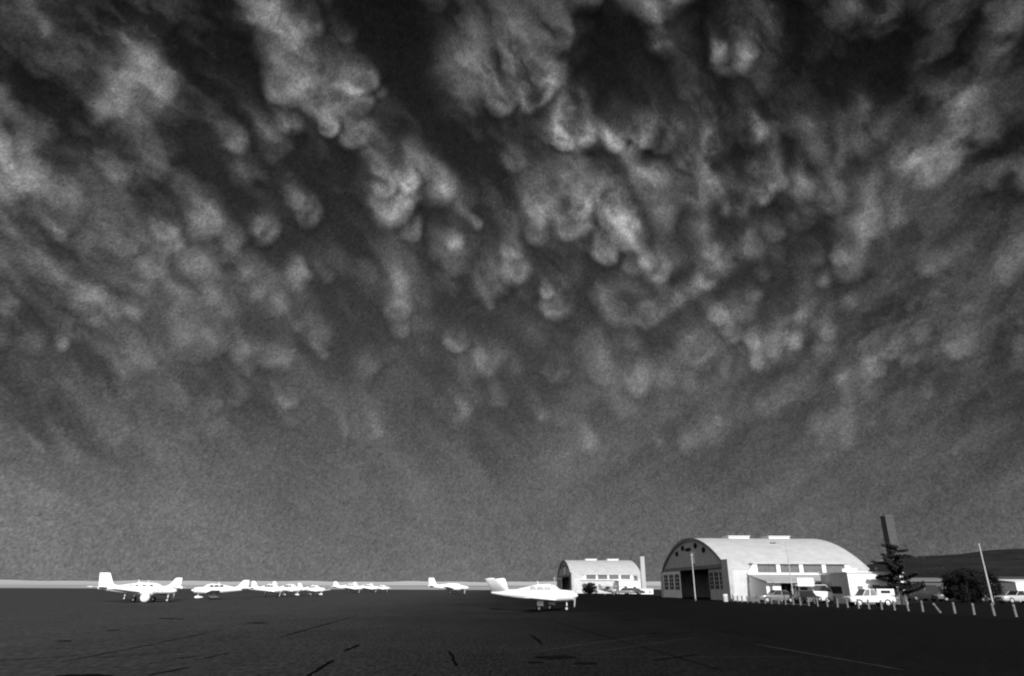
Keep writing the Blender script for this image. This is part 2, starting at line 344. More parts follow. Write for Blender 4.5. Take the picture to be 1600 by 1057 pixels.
struct(sheet('car_park', [(31.0,-60),(95,-60),(95,88),(31.0,88)], .012, LOTM))
# hill range to the right
def hill():
    xs = np.linspace(-500, 9000, 240); ys = np.linspace(0, 1, 14); vs = []; fs = []
    r = np.random.default_rng(3)
    # crest seen at pixel heights, turned into a height at its distance
    px = [1250, 1350, 1400, 1450, 1500, 1545, 1600, 1700, 1900, 2400]; py = [905, 884, 871, 869, 866, 860, 858, 852, 846, 842]
    for i, X_ in enumerate(xs):
        D = 3300
        for j, t in enumerate(ys):
            d = D - 1100*(1-t)
            P_ = 800 + FPX*X_/(D*math.cos(PITCH)+60)
            q = np.interp(P_, px, py); hz = V(P_ if P_ < 2600 else 2600, q, D).z
            z = max(hz, 0)*(math.sin(t*math.pi/2)**1.4) + (r.random()-.5)*6*(t > 0)*(t < 1)
            if P_ < 1250: z *= max(0, (P_-1150)/100)
            vs.append((X_, d, max(z, -1) if j else -1))
    vs2 = len(ys); n = len(ys)
    for i in range(len(xs)-1):
        for j in range(n-1): fs.append((i*n+j, (i+1)*n+j, (i+1)*n+j+1, i*n+j+1))
    # back slope
    k = len(vs)
    for X_ in xs: vs.append((X_, 4600, -1))
    for i in range(len(xs)-1): fs.append((i*n+n-1, (i+1)*n+n-1, k+i+1, k+i))
    mb = MB(); mb.add(vs, fs)
    o = mb.build('hills', mat('sagebrush_hillside', .019, .95, .05, var=.4, scale=.012), smooth=True); struct(o)
hill()
# painted and tarred lines on the apron
def strip(name, a, b, w, m, label, cat, z=.012, group=None, wob=0, n=12):
    a, b = Vector(a), Vector(b); d = (b-a); s_ = Vector((-d.y, d.x, 0)).normalized(); vs = []; fs = []
    rr = random.Random(int(a.x*100)); off = 0
    for i in range(n+1):
        t = i/n; off += rr.uniform(-1, 1)*wob; c = a + d*t + s_*off; ww = w*(.5 if i in (0, n) else rr.uniform(.7, 1.15))/2
        vs += [tuple(c+s_*ww)[:2]+(z,), tuple(c-s_*ww)[:2]+(z,)]
        if i: fs.append((2*i-2, 2*i-1, 2*i+1, 2*i))
    mb = MB(); mb.add(vs, fs); o = mb.build(name, m); o['kind'] = 'structure'
    return o
LINE = mat('worn_line_paint', .042, .9, .1, var=.6, scale=3)
LINE2 = mat('very_worn_line_paint', .022, .9, .1, var=.6, scale=3)
TAR = mat('crack_sealing_tar', .0025, .95, .01, var=.3, scale=5)
strip('painted_line', G(1178,1007), G(1412,1048), .07, LINE, '', '')
strip('painted_line', G(795,1027), G(1255,1027), .05, LINE2, '', '', z=.011)
strip('painted_line', G(848,1036), G(935,1037), .05, LINE2, '', '')
strip('painted_line', G(0,1022), G(420,985), .06, LINE2, '', '', wob=.02)
for a, b, w in [((95,1036),(350,985),.07),((860,970),(1130,1050),.08),((230,1056),(285,1044),.10),((480,1060),(520,1032),.10),((538,1018),(560,1008),.13),
                ((440,996),(560,962),.10),((825,992),(850,1008),.09),((265,1032),(300,1026),.07),((320,1030),(358,1021),.07),((700,1018),(712,1042),.08)]:
    strip('tar_seam', G(*a), G(*b), w*1.25, TAR, '', '', wob=.03)
rr = random.Random(21)
SCUFF = mat('pale_tyre_scuff', .035, .95, .02, var=.5, scale=6)
for k in range(26):                                # scuffs and drag marks, mostly along the taxi direction
    x, y = rr.uniform(-26, 8), rr.uniform(12, 60); L_ = rr.uniform(2, 9); an_ = rr.gauss(.75, .18)
    a = Vector((x, y, 0)); b = a + Vector((math.cos(an_)*L_, math.sin(an_)*L_, 0))
    strip('tyre_scuff', a, b, rr.uniform(.04, .12), TAR if k % 2 else SCUFF, '', '', z=.0125+.0003*k, wob=.04)
STAIN = mat('oil_stain', .004, .9, .02, var=.4, scale=3)
for k in range(16):
    x, y = rr.uniform(-22, 12), rr.uniform(11, 50); r0 = rr.uniform(.1, .45); vs = []
    for i in range(18): a = 2*math.pi*i/18; q = r0*rr.uniform(.75, 1.2); vs.append((x+q*math.cos(a)*1.5, y+q*math.sin(a), .0216+.0003*k))
    m_ = MB(); m_.add(vs, [tuple(range(18))]); struct(m_.build('oil_stain', STAIN))

# ------------------------------------------------------------------ aircraft
def wheel(parent, x, y, r, w=.16, fairing=False, top=None, legr=.05, name='landing_gear', lean=0, hubm=HUB, ty=TYRE):
    leg = MB().tube((x, y, r), (x, y+lean, top), legr, legr*1.3).build(name, PAINT, parent, True)
    t = MB(); rings = []
    for yy, rr in ((-w/2, r*.78), (-w*.42, r*.95), (-.2*w, r), (.2*w, r), (w*.42, r*.95), (w/2, r*.78)):
        rings.append([(x+rr*math.cos(a), y+yy, r+rr*math.sin(a)) for a in [2*math.pi*i/16 for i in range(16)]])
    t.loft(rings).build('wheel', ty, leg, True)
    hb = MB()
    for s_ in (-1, 1): hb.tube((x, y+s_*w*.3, r), (x, y+s_*(w/2+.015), r), r*.55, r*.48, 12)
    hb.build('hub', hubm, leg, True)
    if fairing:
        f = MB(); f.loft([ell(x+dx, r+.06, hw, hh, 10, 2, y) for dx, hw, hh in ((.48,.02,.03),(.36,.11,.15),(.1,.15,.2),(-.3,.12,.15),(-.72,.02,.03))])
        f.build('wheel_fairing', PAINT, leg, True)
def prop(parent, x, y, z, r=.95, rot=.5, blades=2):
    sp = MB().loft([[(x+dx, y+rr*math.cos(a), z+rr*math.sin(a)) for a in [2*math.pi*i/12 for i in range(12)]] for dx, rr in ((0,.19),(.12,.18),(.25,.12),(.33,.02))])
    s_ = sp.build('spinner', PAINT, parent, True)
    for k in range(blades):
        a = rot + 2*math.pi*k/blades; ca, sa = math.cos(a), math.sin(a); b = MB(); rings = []
        for t, c, th in ((.15,.05,.03),(.35,.07,.02),(.7,.075,.012),(1.0,.04,.006)):
            rr = r*t
            rings.append([(x+.08+e*th+d*c*.5, y+ca*rr - sa*d*c, z+sa*rr + ca*d*c) for d, e in ((-1,0),(0,1),(1,0),(0,-1))])
        b.loft(rings).build('propeller_blade', BLADE, s_)
def airplane(kind, label, loc, rz, sc=1.0, paint=None, windows=True, group='light aircraft parked on the apron', canopy_dark=False, fairing=False, fin_dark=False, proprot=.5):
    P = paint or PAINT
    t = thing('airplane', label, 'airplane', loc, rz, group); t.scale = (sc,)*3 if not isinstance(sc, tuple) else sc
    twin = kind == 'twin'
    high = kind == 'high'
    zb = 1.2 if not high else 1.35
    if twin:
        st = [(3.9,1.30,.06,.07),(3.7,1.30,.26,.24),(3.2,1.33,.42,.36),(2.4,1.36,.56,.46),(1.5,1.40,.64,.56),(.4,1.43,.66,.60),(-1.2,1.46,.62,.58),(-2.8,1.52,.44,.46),(-4.4,1.60,.22,.32),(-5.5,1.66,.08,.18)]
    elif high:
        st = [(2.15,1.15,.2,.22),(2.0,1.15,.42,.36),(1.4,1.18,.5,.44),(.9,1.25,.54,.54),(-.8,1.3,.52,.52),(-1.8,1.35,.38,.42),(-3.4,1.45,.2,.26),(-4.9,1.52,.06,.12)]
    else:
        st = [(2.55,1.22,.26,.26),(2.47,1.20,.42,.38),(1.9,1.20,.50,.44),(1.1,1.20,.56,.50),(.2,1.22,.58,.52),(-1.1,1.26,.54,.48),(-2.6,1.32,.36,.38),(-4.1,1.40,.20,.26),(-5.2,1.46,.07,.13)]
    MB().loft([ell(*s_) for s_ in st]).build('fuselage', P, t, True)
    # cabin roof with windows
    if twin:
        cb = [(2.35,1.62,.34,.14),(1.7,1.78,.46,.34),(1.1,1.86,.50,.40),(-.6,1.86,.50,.38),(-1.8,1.78,.42,.34),(-3.2,1.68,.22,.22)]; wz, wr = 1.88, [(1.35,.95),(.55,.1),(-.35,-.75),(-1.15,-1.45)]
    elif high:
        cb = [(1.2,1.55,.46,.14),(.75,1.72,.50,.30),(.4,1.82,.50,.30),(-.8,1.80,.48,.30),(-1.6,1.68,.34,.22),(-2.6,1.58,.18,.14)]; wz, wr = 1.78, [(.6,-.05),(-.15,-.75),(-.85,-1.2)]
    else:
        cb = [(1.35,1.52,.38,.12),(.8,1.72,.48,.30),(.35,1.80,.50,.34),(-.9,1.78,.48,.30),(-1.6,1.70,.42,.24),(-2.6,1.60,.24,.14)]; wz, wr = 1.80, [(.55,.0),(-.1,-.7),(-.8,-1.35)]
    cab = MB().loft([ell(*s_) for s_ in cb]).build('cabin', STRIPE if canopy_dark else P, t, True)
    if windows:
        for s_ in (-1, 1):
            for (a, b) in wr:
                cw = lambda x: float(np.interp(x, [c[0] for c in reversed(cb)], [c[2] for c in reversed(cb)]))
                h0, h1 = wz-.13, wz+.13; ha, hb = cw(a)+.015, cw(b)+.015; w_ = MB()
                w_.add([(a+.06, s_*ha, h0), (b-.03, s_*hb, h0), (b+.02, s_*(hb-.02), h1), (a-.10, s_*(ha-.02), h1),
                        (a+.06, s_*(ha-.06), h0), (b-.03, s_*(hb-.06), h0), (b+.02, s_*(hb-.08), h1), (a-.10, s_*(ha-.08), h1)],
                       [(0,1,2,3),(7,6,5,4),(0,4,5,1),(1,5,6,2),(2,6,7,3),(3,7,4,0)])
                w_.build('window', PALEGL if kind == 'vtail' else GLASS, t)
    # wind shield
    x0, x1 = cb[0][0], cb[2][0]
    if windows or canopy_dark:
        ws = MB(); za, zb_ = (cb[0][1]+.12, cb[2][1]+cb[2][3]*.75)
        ws.loft([[(x0+.03, y*.62, za), (x0+.06, y*.62, za-.03)] if False else [(x0-.05, -.33, za+.02), (x0-.05, .33, za+.02), (x0-.12, .33, za-.05), (x0-.12, -.33, za-.05)] if k == 0 else
                 [(x1+.22, -.34, zb_), (x1+.22, .34, zb_), (x1+.12, .34, zb_-.06), (x1+.12, -.34, zb_-.06)] for k, y in ((0, 0), (1, 0))])
        ws.build('windshield', GLASS, t)
    # wings
    if high: wy, wzr, wzt, cr, ct, xle, tipx, root = 5.4, 2.05, 2.18, 1.6, 1.15, .95, .75, .0
    elif twin: wy, wzr, wzt, cr, ct, xle, tipx, root = 5.7, .98, 1.52, 2.25, 1.05, 1.35, .65, .35
    else: wy, wzr, wzt, cr, ct, xle, tipx, root = 5.0, .84, 1.08 if kind == 'vtail' else 1.22, 2.1, 1.1, 1.0, .55, .35
    for s_ in (-1, 1):
        g = MB().loft([foil((xle, s_*root, wzr), cr), foil((tipx+.03, s_*wy*.96, wzt-.02), ct), foil((tipx-.12, s_*wy, wzt+.02), ct*.7, .6)])
        wg = g.build('wing', P, t, True)
        if high: MB().tube((.5, s_*.5, 1.0), (.35, s_*2.7, 2.1), .035).build('wing_strut', P, wg)
        MB().box(tipx-ct-.02, tipx-ct+.28, s_*wy*.62-.55, s_*wy*.62+.55, wzr+(wzt-wzr)*.62+.045, wzr+(wzt-wzr)*.62+.052).build('aileron', P, wg) if False else None
    # tail
    if kind == 'vtail':
        for s_ in (-1, 1):
            MB().loft([foil((-3.55, s_*.10, 1.50), 1.6), foil((-4.35, s_*1.18, 2.52), 1.0)]).build('tail_fin', P, t, True)
    else:
        tx, tz = (-4.2, 1.8) if twin else (-3.95 if not high else -3.7, 1.52)
        ft = 1.55 if twin else 1.05
        rings = [foil((tx+1.5, 0, tz-.05), 2.75 if twin else 2.5, .25, 'Z'), foil((tx+.45, 0, tz+.30), 1.75 if twin else 1.4, .5, 'Z'), foil((tx-.15, 0, tz+ft), 1.3 if twin else .85, .5, 'Z'), foil((tx-.35, 0, tz+ft+.07), 1.0 if twin else .6, .4, 'Z')]
        fin = MB().loft(rings).build('tail_fin', STRIPE if fin_dark else P, t, True)
        for s_ in (-1, 1):
            MB().loft([foil((tx+.1, s_*.08, tz-.1), 1.15), foil((tx-.25, s_*(2.3 if twin else 1.75), tz-.02), .72)]).build('stabilizer', P, t, True)
    MB().loft([foil((-.6, 0, zb+1.10 if twin else zb+.85), .22, 1), foil((-.75, 0, zb+1.42 if twin else zb+1.15), .1, 1)]).build('antenna', P, t)
    # engines
    if twin:
        for s_ in (-1, 1):
            yy = s_*1.75
            n_ = MB().loft([ell(x, z, hw, hh, 14, 2.4, yy) for x, z, hw, hh in ((2.55,1.22,.28,.26),(2.45,1.22,.42,.36),(1.8,1.20,.46,.42),(.8,1.20,.42,.38),(-.6,1.22,.22,.2),(-1.2,1.24,.05,.05))]).build('engine_nacelle', P, t, True)
            MB().tube((2.54, yy-.2, 1.2), (2.58, yy-.2, 1.2), .09, .09).build('air_intake', GLASS, n_)
            prop(n_, 2.55, yy, 1.22, 1.0, .9+s_*.5)
            wheel(t, .2, yy, .30, .2, False, 1.0, .06)
            wheel(t, .2, yy, .30, .2, False, 1.0, .06) if False else None
        wheel(t, 3.0, 0, .24, .15, False, 1.1, .05, 'nose_gear')
    else:
        prop(t, st[0][0], 0, st[0][1], .95, proprot)
        for s_ in (-1, 1): wheel(t, -.15 if not high else -.4, s_*(1.45 if not high else 1.2), .24, .16, fairing, .95, .05, lean=(0 if not high else -s_*.7))
        wheel(t, 1.85, 0, .21, .14, fairing, .95, .045, 'nose_gear')
        MB().box(-.3, .25, -1.65, -1.55, .42, .86).build('gear_door', P, t) if kind == 'vtail' else None
        if kind == 'vtail': MB().box(-.3, .25, 1.55, 1.65, .42, .86).build('gear_door', P, t)
    return t
def place(px, D): p = GX(px, D); return (p.x, p.y, .008)
GA = 'light aircraft parked on the apron'
airplane('twin', 'large white twin-engine airplane at far left, row of small cabin windows and tall fin', place(221, 85), R(-5), (1.07, 1.12, .97), proprot=.3)
airplane('single', 'white airplane facing left, mostly hidden behind the twin-engine airplane nose', place(217, 96), R(181), 1.08)
airplane('single', 'white low-wing airplane with dark windows, pointing left, next right of the twin-engine airplane', place(330, 104), R(208), 1.0, fairing=True)
airplane('single', 'white low-wing airplane with tall tail, third large one from the left in the row', place(424, 124), R(-24), 1.0)
airplane('single', 'white airplane with faired wheels in the middle of the parked row', place(453, 134), R(-28), 1.0, fairing=True)
airplane('single', 'white airplane with faired wheels at the right end of the dense row', place(491, 142), R(-24), .9, fairing=True)
airplane('single', 'small distant white airplane, left one of the far trio', place(550, 188), R(-10), 1.1)
airplane('single', 'small distant white airplane, middle one of the far trio', place(577, 200), R(-14), 1.05)
airplane('single', 'small distant white airplane, right one of the far trio', place(597, 215), R(-25), .95)
airplane('twin', 'distant white twin-engine airplane standing alone left of the V-tailed airplane', place(706, 172), R(-12), 1.08)
airplane('vtail', 'white single-engine airplane with V-shaped tail in the centre foreground', place(854, 57.5), R(-20), (.92, 1.0, .96), proprot=1.2)
airplane('high', 'pale grey high-wing airplane in front of the small hangar', place(953, 150), R(-62), .85, PAINTG, proprot=.2)

tk = thing('fuel_tank', 'round white tank lying end-on beneath the cabin of the large twin-engine airplane', 'tank', place(225, 81), R(-62))
MB().loft([[(x, .5*q*math.cos(a), .56+.5*q*math.sin(a)) for a in [2*math.pi*i/24 for i in range(24)]] for x, q in ((-.95,.2),(-.9,.75),(-.78,1),(.78,1),(.9,.75),(.95,.2))]).build('shell', PAINT, tk, True)
for x in (-.55, .45):
    MB().box(x, x+.12, -.32, .32, 0, .14).build('cradle', METAL, tk)
# ------------------------------------------------------------------ hangars
HW, HL, HE, HR = 34.0, 19.4, 4.0, 8.95      # width, length, eave height, ridge height
def hangar(label, loc, rz, group):
    # local x runs along the building, local y across the gable (0 = near side)
    t = thing('hangar', label, 'hangar', loc, rz, group)
    rise = HR-HE; Rr = ((HW/2)**2 + rise**2)/(2*rise); zc = HR-Rr
    def arch(y): return zc + math.sqrt(max(Rr*Rr-(y-HW/2)**2, 0))
    ys = [HW*i/48 for i in range(49)]
    # roof shell
    vs = []; fs = []
    xs = [0.0+HL*i/4 for i in range(5)]; xs[0] = -.25; xs[-1] = HL+.25
    def vbox(mb, x0, x1, off0, off1):
        n = len(ys); rings = []
        for x in (x0, x1):
            r_ = [(x, y, arch(y)+off1) for y in ys] + [(x, y, arch(y)+off0) for y in reversed(ys)]; rings.append(r_)
        mb.loft(rings, cap=False)
        for x, rv in ((x0, 0), (x1, 1)):
            for i in range(n-1): mb.add([(x, ys[i], arch(ys[i])+off0), (x, ys[i+1], arch(ys[i+1])+off0), (x, ys[i+1], arch(ys[i+1])+off1), (x, ys[i], arch(ys[i])+off1)], [(0,1,2,3)])
    mb = MB(); vbox(mb, -.2, HL+.2, 0, .16); rf = mb.build('roof', HROOF, t, True)
    for x in (6.3, 12.9):
        v_ = MB(); v_.box(x, x+3.4, HW/2-1.4, HW/2+1.4, HR+.05, HR+.46); vv = v_.build('roof_vent', HTRIM, rf)
        MB().box(x-.12, x+3.52, HW/2-1.55, HW/2+1.55, HR+.462, HR+.55).build('vent_cap', HTRIM, vv)
    # side wall near, far wall, rear gable
    w = MB(); w.box(.32, HL, 0, .25, 0, HE-.02); wl = w.build('side_wall', HWALL, t)
    nwin = 4; x0 = 3.3; pit = 3.17; pw = .55; zb_, zt_ = 3.62, 4.72       # window dormer standing out of the roof curve
    dm = MB(); xe = x0+nwin*pit+pw
    dm.box(x0-.9, xe+.9, -.32, .0-.004, zb_-.25, zb_-.004)
    for k in range(nwin+1): xa = x0+k*pit; dm.box(xa, xa+pw, -.3, .5, zb_, zt_)
    dm.add([(x0-.9,-.3,zb_),(x0,-.3,zt_),(x0,-.3,zb_),(x0-.9,1.6,zb_),(x0,1.6,zt_),(x0,1.6,zb_)], [(0,2,1),(3,4,5),(0,1,4,3),(0,3,5,2),(1,2,5,4)])
    dm.add([(xe+.9,-.3,zb_),(xe,-.3,zt_),(xe,-.3,zb_),(xe+.9,1.6,zb_),(xe,1.6,zt_),(xe,1.6,zb_)], [(0,1,2),(3,5,4),(0,3,4,1),(0,2,5,3),(1,4,5,2)])
    dm.build('window_dormer', HTRIM, rf)
    MB().box(x0-.12, xe+.12, -.42, 3.0, zt_+.003, zt_+.13).build('dormer_roof', HROOF, rf)
    for k in range(nwin):
        xa = x0+k*pit+pw; xb = x0+(k+1)*pit
        wd = MB().box(xa, xb, -.1, -.06, zb_, zt_).build('window', GLASSL, t)
        b = MB()
        for j in range(1, 4): xx = xa+(xb-xa)*j/4; b.box(xx-.025, xx+.025, -.14, -.10, zb_, zt_)
        b.box(xa, xb, -.15, -.10, 4.1, 4.15)
        b.build('window_bars', GABLED, wd)
    MB().box(.32, HL, HW-.25, HW, 0, HE).build('side_wall', HWALL, t)
    g = MB(); n = 48
    prof = [(HL-.22, y, arch(y)-.01) for y in ys]; 
    g.loft([[(HL-.25, 0.26, 0)]+[(HL-.25, max(.26, min(HW-.26, y)), arch(y)-.01) for y in ys]+[(HL-.25, HW-.26, 0)],
            [(HL-.01, 0.26, 0)]+[(HL-.01, max(.26, min(HW-.26, y)), arch(y)-.01) for y in ys]+[(HL-.01, HW-.26, 0)]])
    g.build('rear_gable', GABLE, t)
    # front gable: header over the door, pilasters, round windows
    dy0, dy1, dz = 2.9, 32.9, 4.3
    f = MB()
    yy = [0.0]+[y for y in ys if 0 < y < HW]+[HW]
    f.loft([[(x, 0, dz)]+[(x, y, max(arch(y)-.012, dz+.1)) for y in yy]+[(x, HW, dz)] for x in (0, .3)])
    f.box(0, .3, 0, dy0, 0, dz-.002); f.box(0, .3, dy1, HW, 0, dz-.002)
    fw = f.build('front_gable', GABLE, t)
    tr = MB(); tr.box(-.12, -.003, 1.9, 32.7, dz, dz+.5); tr.build('door_header', GABLED, t)
    ct = MB(); ct.box(-.25, .32, -.35, 1.9, 0, 5.35); ct.build('corner_pilaster', GABLE, t)
    ct = MB(); ct.box(-.25, .32, HW-1.2, HW+.35, 0, HE-.2); ct.build('corner_pilaster', GABLE, t)
    tp = MB()
    for i in range(len(ys)-1):
        a, b = ys[i], ys[i+1]
        if a < 1.7 or b > HW-1.2: continue
        tp.add([(-.26, a, arch(a)-.28), (-.26, b, arch(b)-.28), (-.26, b, arch(b)+.2), (-.26, a, arch(a)+.2), (-.21, a, arch(a)-.28), (-.21, b, arch(b)-.28), (-.21, b, arch(b)+.2), (-.21, a, arch(a)+.2)],
               [(0,1,2,3),(7,6,5,4),(0,4,5,1),(3,2,6,7)])
    tp.build('arch_trim', GABLED, t)
    for y, z, ry, rz_ in ((9.6, 7.0, .8, .42), (13.3, 7.8, .8, .42), (17.2, 7.4, 1.5, .28), (20.0, 7.75, .8, .42), (23.6, 7.0, .8, .42)):
        MB().loft([[(x, y+ry*math.cos(a), z+rz_*math.sin(a)) for a in [2*math.pi*i/14 for i in range(14)]] for x in (-.08, -.004)]).build('gable_window', INT, t)
    MB().box(-.35, -.004, 14.2, 15.3, 5.2, 6.9).build('gable_panel', DOORW, t)
    # sliding doors
    def door(ya, yb, x, m, low):
        d = MB().box(x, x+.12, ya, yb, .05, dz-.05).build('sliding_door', m, t)
        k = 3; wd_ = (yb-ya)/ (k*1.45)
        for i in range(k):
            c = ya + (yb-ya)*(i+.5)/k
            ww = MB(); ww.box(x-.02, x-.002, c-wd_/2, c+wd_/2, low, dz-.55); pn = ww.build('door_window', INT, d)
            bb = MB()
            for j in range(1, 4): z = low+(dz-.55-low)*j/4; bb.box(x-.04, x-.022, c-wd_/2, c+wd_/2, z-.04, z+.04)
            bb.box(x-.045, x-.022, c-.04, c+.04, low, dz-.55); bb.build('glazing_bars', m, pn)
    door(22.5, 32.8, -.16, DOORW, 1.3)
    door(2.95, 9.4, .34, GABLE, 1.5)
    # inside
    MB().box(.6, HL-.3, .3, HW-.3, .01, .03).build('floor_slab', INT, t)
    return t
HG = 'arched airfield hangars'
P1 = G(1138, 938.6)
HA = R(3.0)
P1 = Vector((29.4, 94.5, 0))
h1 = hangar('large near hangar with pale arched roof and open dark doors, right of centre', P1, HA, HG)
h2 = copy_tree(h1); h2.location = (16.6, 192, 0)
h2['label'] = 'small distant hangar with arched roof, partly behind the nose of the V-tailed airplane'

def lw(x, y, z=0):                               # point in the near hangar's own axes
    c, s_ = math.cos(HA), math.sin(HA); return Vector((P1.x + c*x - s_*y, P1.y + s_*x + c*y, z))
# lean-to offices along the hangar's side
of = thing('lean_to_office', 'low lean-to office with pale sloping roof along the near hangar side wall', 'building', lw(0, 0), HA)
r_ = MB(); r_.add([(2.4,-.33,3.34),(15.4,-.33,3.34),(15.4,-6.2,2.45),(2.4,-6.2,2.45),(2.4,-.33,3.22),(15.4,-.33,3.22),(15.4,-6.2,2.28),(2.4,-6.2,2.28)],
    [(0,3,2,1),(4,5,6,7),(0,1,5,4),(1,2,6,5),(2,3,7,6),(3,0,4,7)]); r_.build('roof', LROOF, of)
_w = MB(); _w.box(2.5, 4.4, -5.6, -.05, 0, 2.36)
_w.add([(2.5,-5.6,2.365),(4.4,-5.6,2.365),(2.5,-.4,3.2),(4.4,-.4,3.2),(2.5,-.4,2.365),(4.4,-.4,2.365)], [(0,1,3,2),(0,4,5,1),(2,3,5,4),(0,2,4),(1,5,3)]); _w.build('wall', PLAST, of)
MB().box(9.6, 10.9, -5.3, -.05, 0, 2.35).build('wall', PLAST, of)
MB().box(11.4, 13.2, -5.2, -.05, 0, 2.3).build('wall', PLAST, of)
MB().box(4.41, 15.2, -2.2, -2.0, 0, 2.7).build('wall', GABLED, of)
for k in range(5): MB().box(4.7+k*.98, 5.4+k*.98, -2.27, -2.21, .1 if k % 2 else .9, 2.05).build('window', GLASS if k % 2 == 0 else INT, of)
MB().box(2.9, 3.3, -5.66, -5.603, 0, 2.0).build('door', GABLED, of)
for x in (7.2, 13.4, 15.1): MB().box(x, x+.12, -6.0, -5.88, 0, 2.30).build('porch_post', HTRIM, of)
sb = thing('sign_board', 'blank bright white panel raised behind the white van, before the lean-to office', 'sign', GX(1250, 84), 0)
MB().box(0, 2.0, -.08, .08, 1.9, 2.86).build('panel', HTRIM, sb)
for x in (.15, 1.75): MB().box(x, x+.1, .085, .18, 0, 2.6).build('leg', POST, sb)
# white block annex
an = thing('annex_building', 'white flat-roofed block annex to the right of the near hangar, behind the pickup', 'building', (38.6, 80.5, 0), R(-1))
MB().box(0, 6.3, 0, .2, 0, 3.35).build('front_wall', PLAST, an)
MB().box(0, .2, .203, 7.4, 0, 3.30).build('side_wall', GABLE, an)  # shade on this side painted in as a greyer wall
MB().box(6.1, 6.3, .203, 7.4, 0, 3.30).build('side_wall', PLAST, an)
MB().box(-.15, 6.45, -.12, 7.5, 3.352, 3.48).build('roof', HTRIM, an)
MB().box(.9, 1.5, -.05, -.003, 0, 1.95).build('door', GABLED, an)
MB().box(2.4, 3.5, -.05, -.003, 1.0, 1.8).build('window', GLASSL, an)
MB().box(-.05, -.003, 2.0, 4.8, 1.1, 1.9).build('window', INT, an)
MB().box(.2, 1.9, 1.5, 3.5, 3.482, 3.85).build('roof_hatch', HTRIM, an)
MB().tube((4.4, 2, 3.482), (4.4, 2, 4.0), .1).build('vent_pipe', METAL, an)
# boiler chimneys
def chimney(px, D, ytop, w, d, m, label, capm):
    b = GX(px, D); h = V(px, ytop, D).z
    c = thing('chimney', label, 'chimney', b, 0, 'boiler chimneys beside the hangars')
    a = w/2
    MB().loft([[(-a,-d/2,0),(a,-d/2,0),(a,d/2,0),(-a,d/2,0)], [(-a*.93,-d/2*.93,h-.3),(a*.93,-d/2*.93,h-.3),(a*.93,d/2*.93,h-.3),(-a*.93,d/2*.93,h-.3)]]).build('stack', m, c)
    MB().box(-a*1.02, a*1.02, -d/2*1.02, d/2*1.02, h-.298, h-.1).build('cap', capm, c)
    MB().box(-a*.75, a*.75, -d/2*.75, d/2*.75, h-.098, h).build('flue', capm, c)
chimney(1410, 116, 806, 1.5, 1.7, mat('smoke_stained_brick', .085, .85, .1, var=.12, scale=2), 'tall dark square chimney behind the pine tree', METAL)
chimney(1006.5, 186, 870, 1.15, 1.2, BRICKL, 'pale square chimney just right of the small distant hangar', BRICKL)
# outbuildings
def shed(label, px0, px1, D, yt, depth, wallm, roofm, over=.4, name='shed', gable=.6):
    a = GX(px0, D); b = GX(px1, D); h = V(px0, yt, D).z; L = b.x-a.x
    t = thing(name, label, 'building', a)
    MB().box(0, L, 0, depth, 0, h-gable).build('wall', wallm, t)
    z0, z1 = h-gable-.04, h; m = depth/2; o = over
    r_ = MB(); r_.add([(-o,-o,z0),(L+o,-o,z0),(L+o,m,z1),(-o,m,z1),(L+o,depth+o,z0),(-o,depth+o,z0),(-o,-o,z0+.15),(L+o,-o,z0+.15),(L+o,m,z1+.15),(-o,m,z1+.15),(L+o,depth+o,z0+.15),(-o,depth+o,z0+.15)],
        [(0,3,2,1),(3,5,4,2),(6,7,8,9),(9,8,10,11),(0,1,7,6),(4,5,11,10),(0,6,9,3),(3,9,11,5),(1,2,8,7),(2,4,10,8)])
    r_.build('roof', roofm, t)
    for k in range(2): x = L*(.25+.42*k); MB().box(x, x+L*.12, -.06, -.003, h*.25, h*.55).build('window', INT, t)
    return t
shed('white block annex stuck to the right end of the small hangar', 968, 1001, 184, 908, 8, PLAST, HTRIM, .1, 'annex_building', .2)
shed('long low white trailer right of the small hangar', 1001, 1021, 176, 920.5, 3, PLAST, HTRIM, .1, 'office_trailer', .2)
shed('low grey shed with pale roof, left of the round dark tree', 1428, 1486, 150, 904, 8, mat('grey_shed_wall', .10, .8, .1, var=.2), mat('grey_shed_roof', .16, .8, .1, var=.2))
shed('long dark low building with grey roof, right of the round dark tree', 1540, 1700, 118, 902, 10, mat('dark_shed_wall', .05, .8, .1, var=.2), mat('dull_roof', .06, .8, .1, var=.2))
shed('bright white building cut by the right edge of the photo', 1594, 1700, 96, 907, 8, PLAST, HTRIM, .1, 'white_building', .3)
shed('grey low house behind the pine tree', 1405, 1440, 170, 909, 8, mat('grey_house_wall', .09, .8, .1, var=.2), mat('grey_house_roof', .11, .8, .1, var=.2))
# ------------------------------------------------------------------ poles
def pole(name, label, cat, px, pyb, pyt, r, m, group=None, D=None, arms=()):
    b = G(px, pyb) if D is None else GX(px, D); h = V(px, pyt, b.y).z
    o = thing(name, label, cat, b, 0, group)
    MB().tube((0,0,0), (0,0,h), r, r*.6).build('pole', m, o, True)
    MB().tube((0,0,0), (0,0,.25), r*1.7, r*1.5).build('base', METAL, o)
    return o, h
o, h = pole('light_pole', 'tall slender pale pole in front of the round dark tree', 'pole', 1552, 945, 851, .10, POLE)
MB().tube((0,0,h), (0,0,h+.12), .09, .05).build('finial', POLE, o)
o, h = pole('flagpole', 'thin pale flagpole in front of the near hangar doors', 'pole', 1087, 936, 868, .09, POLE, D=97)
MB().tube((0,0,h), (0,0,h+.15), .09, .07).build('finial', HTRIM, o)
o, h = pole('street_lamp', 'thin lamp post with bracket arm before the hangar side windows', 'lamp post', 1241, 940, 846, .07, POLE, D=84)
MB().tube((0,0,h-.5), (-1.3,0,h-.2), .035).build('bracket_arm', POLE, o)
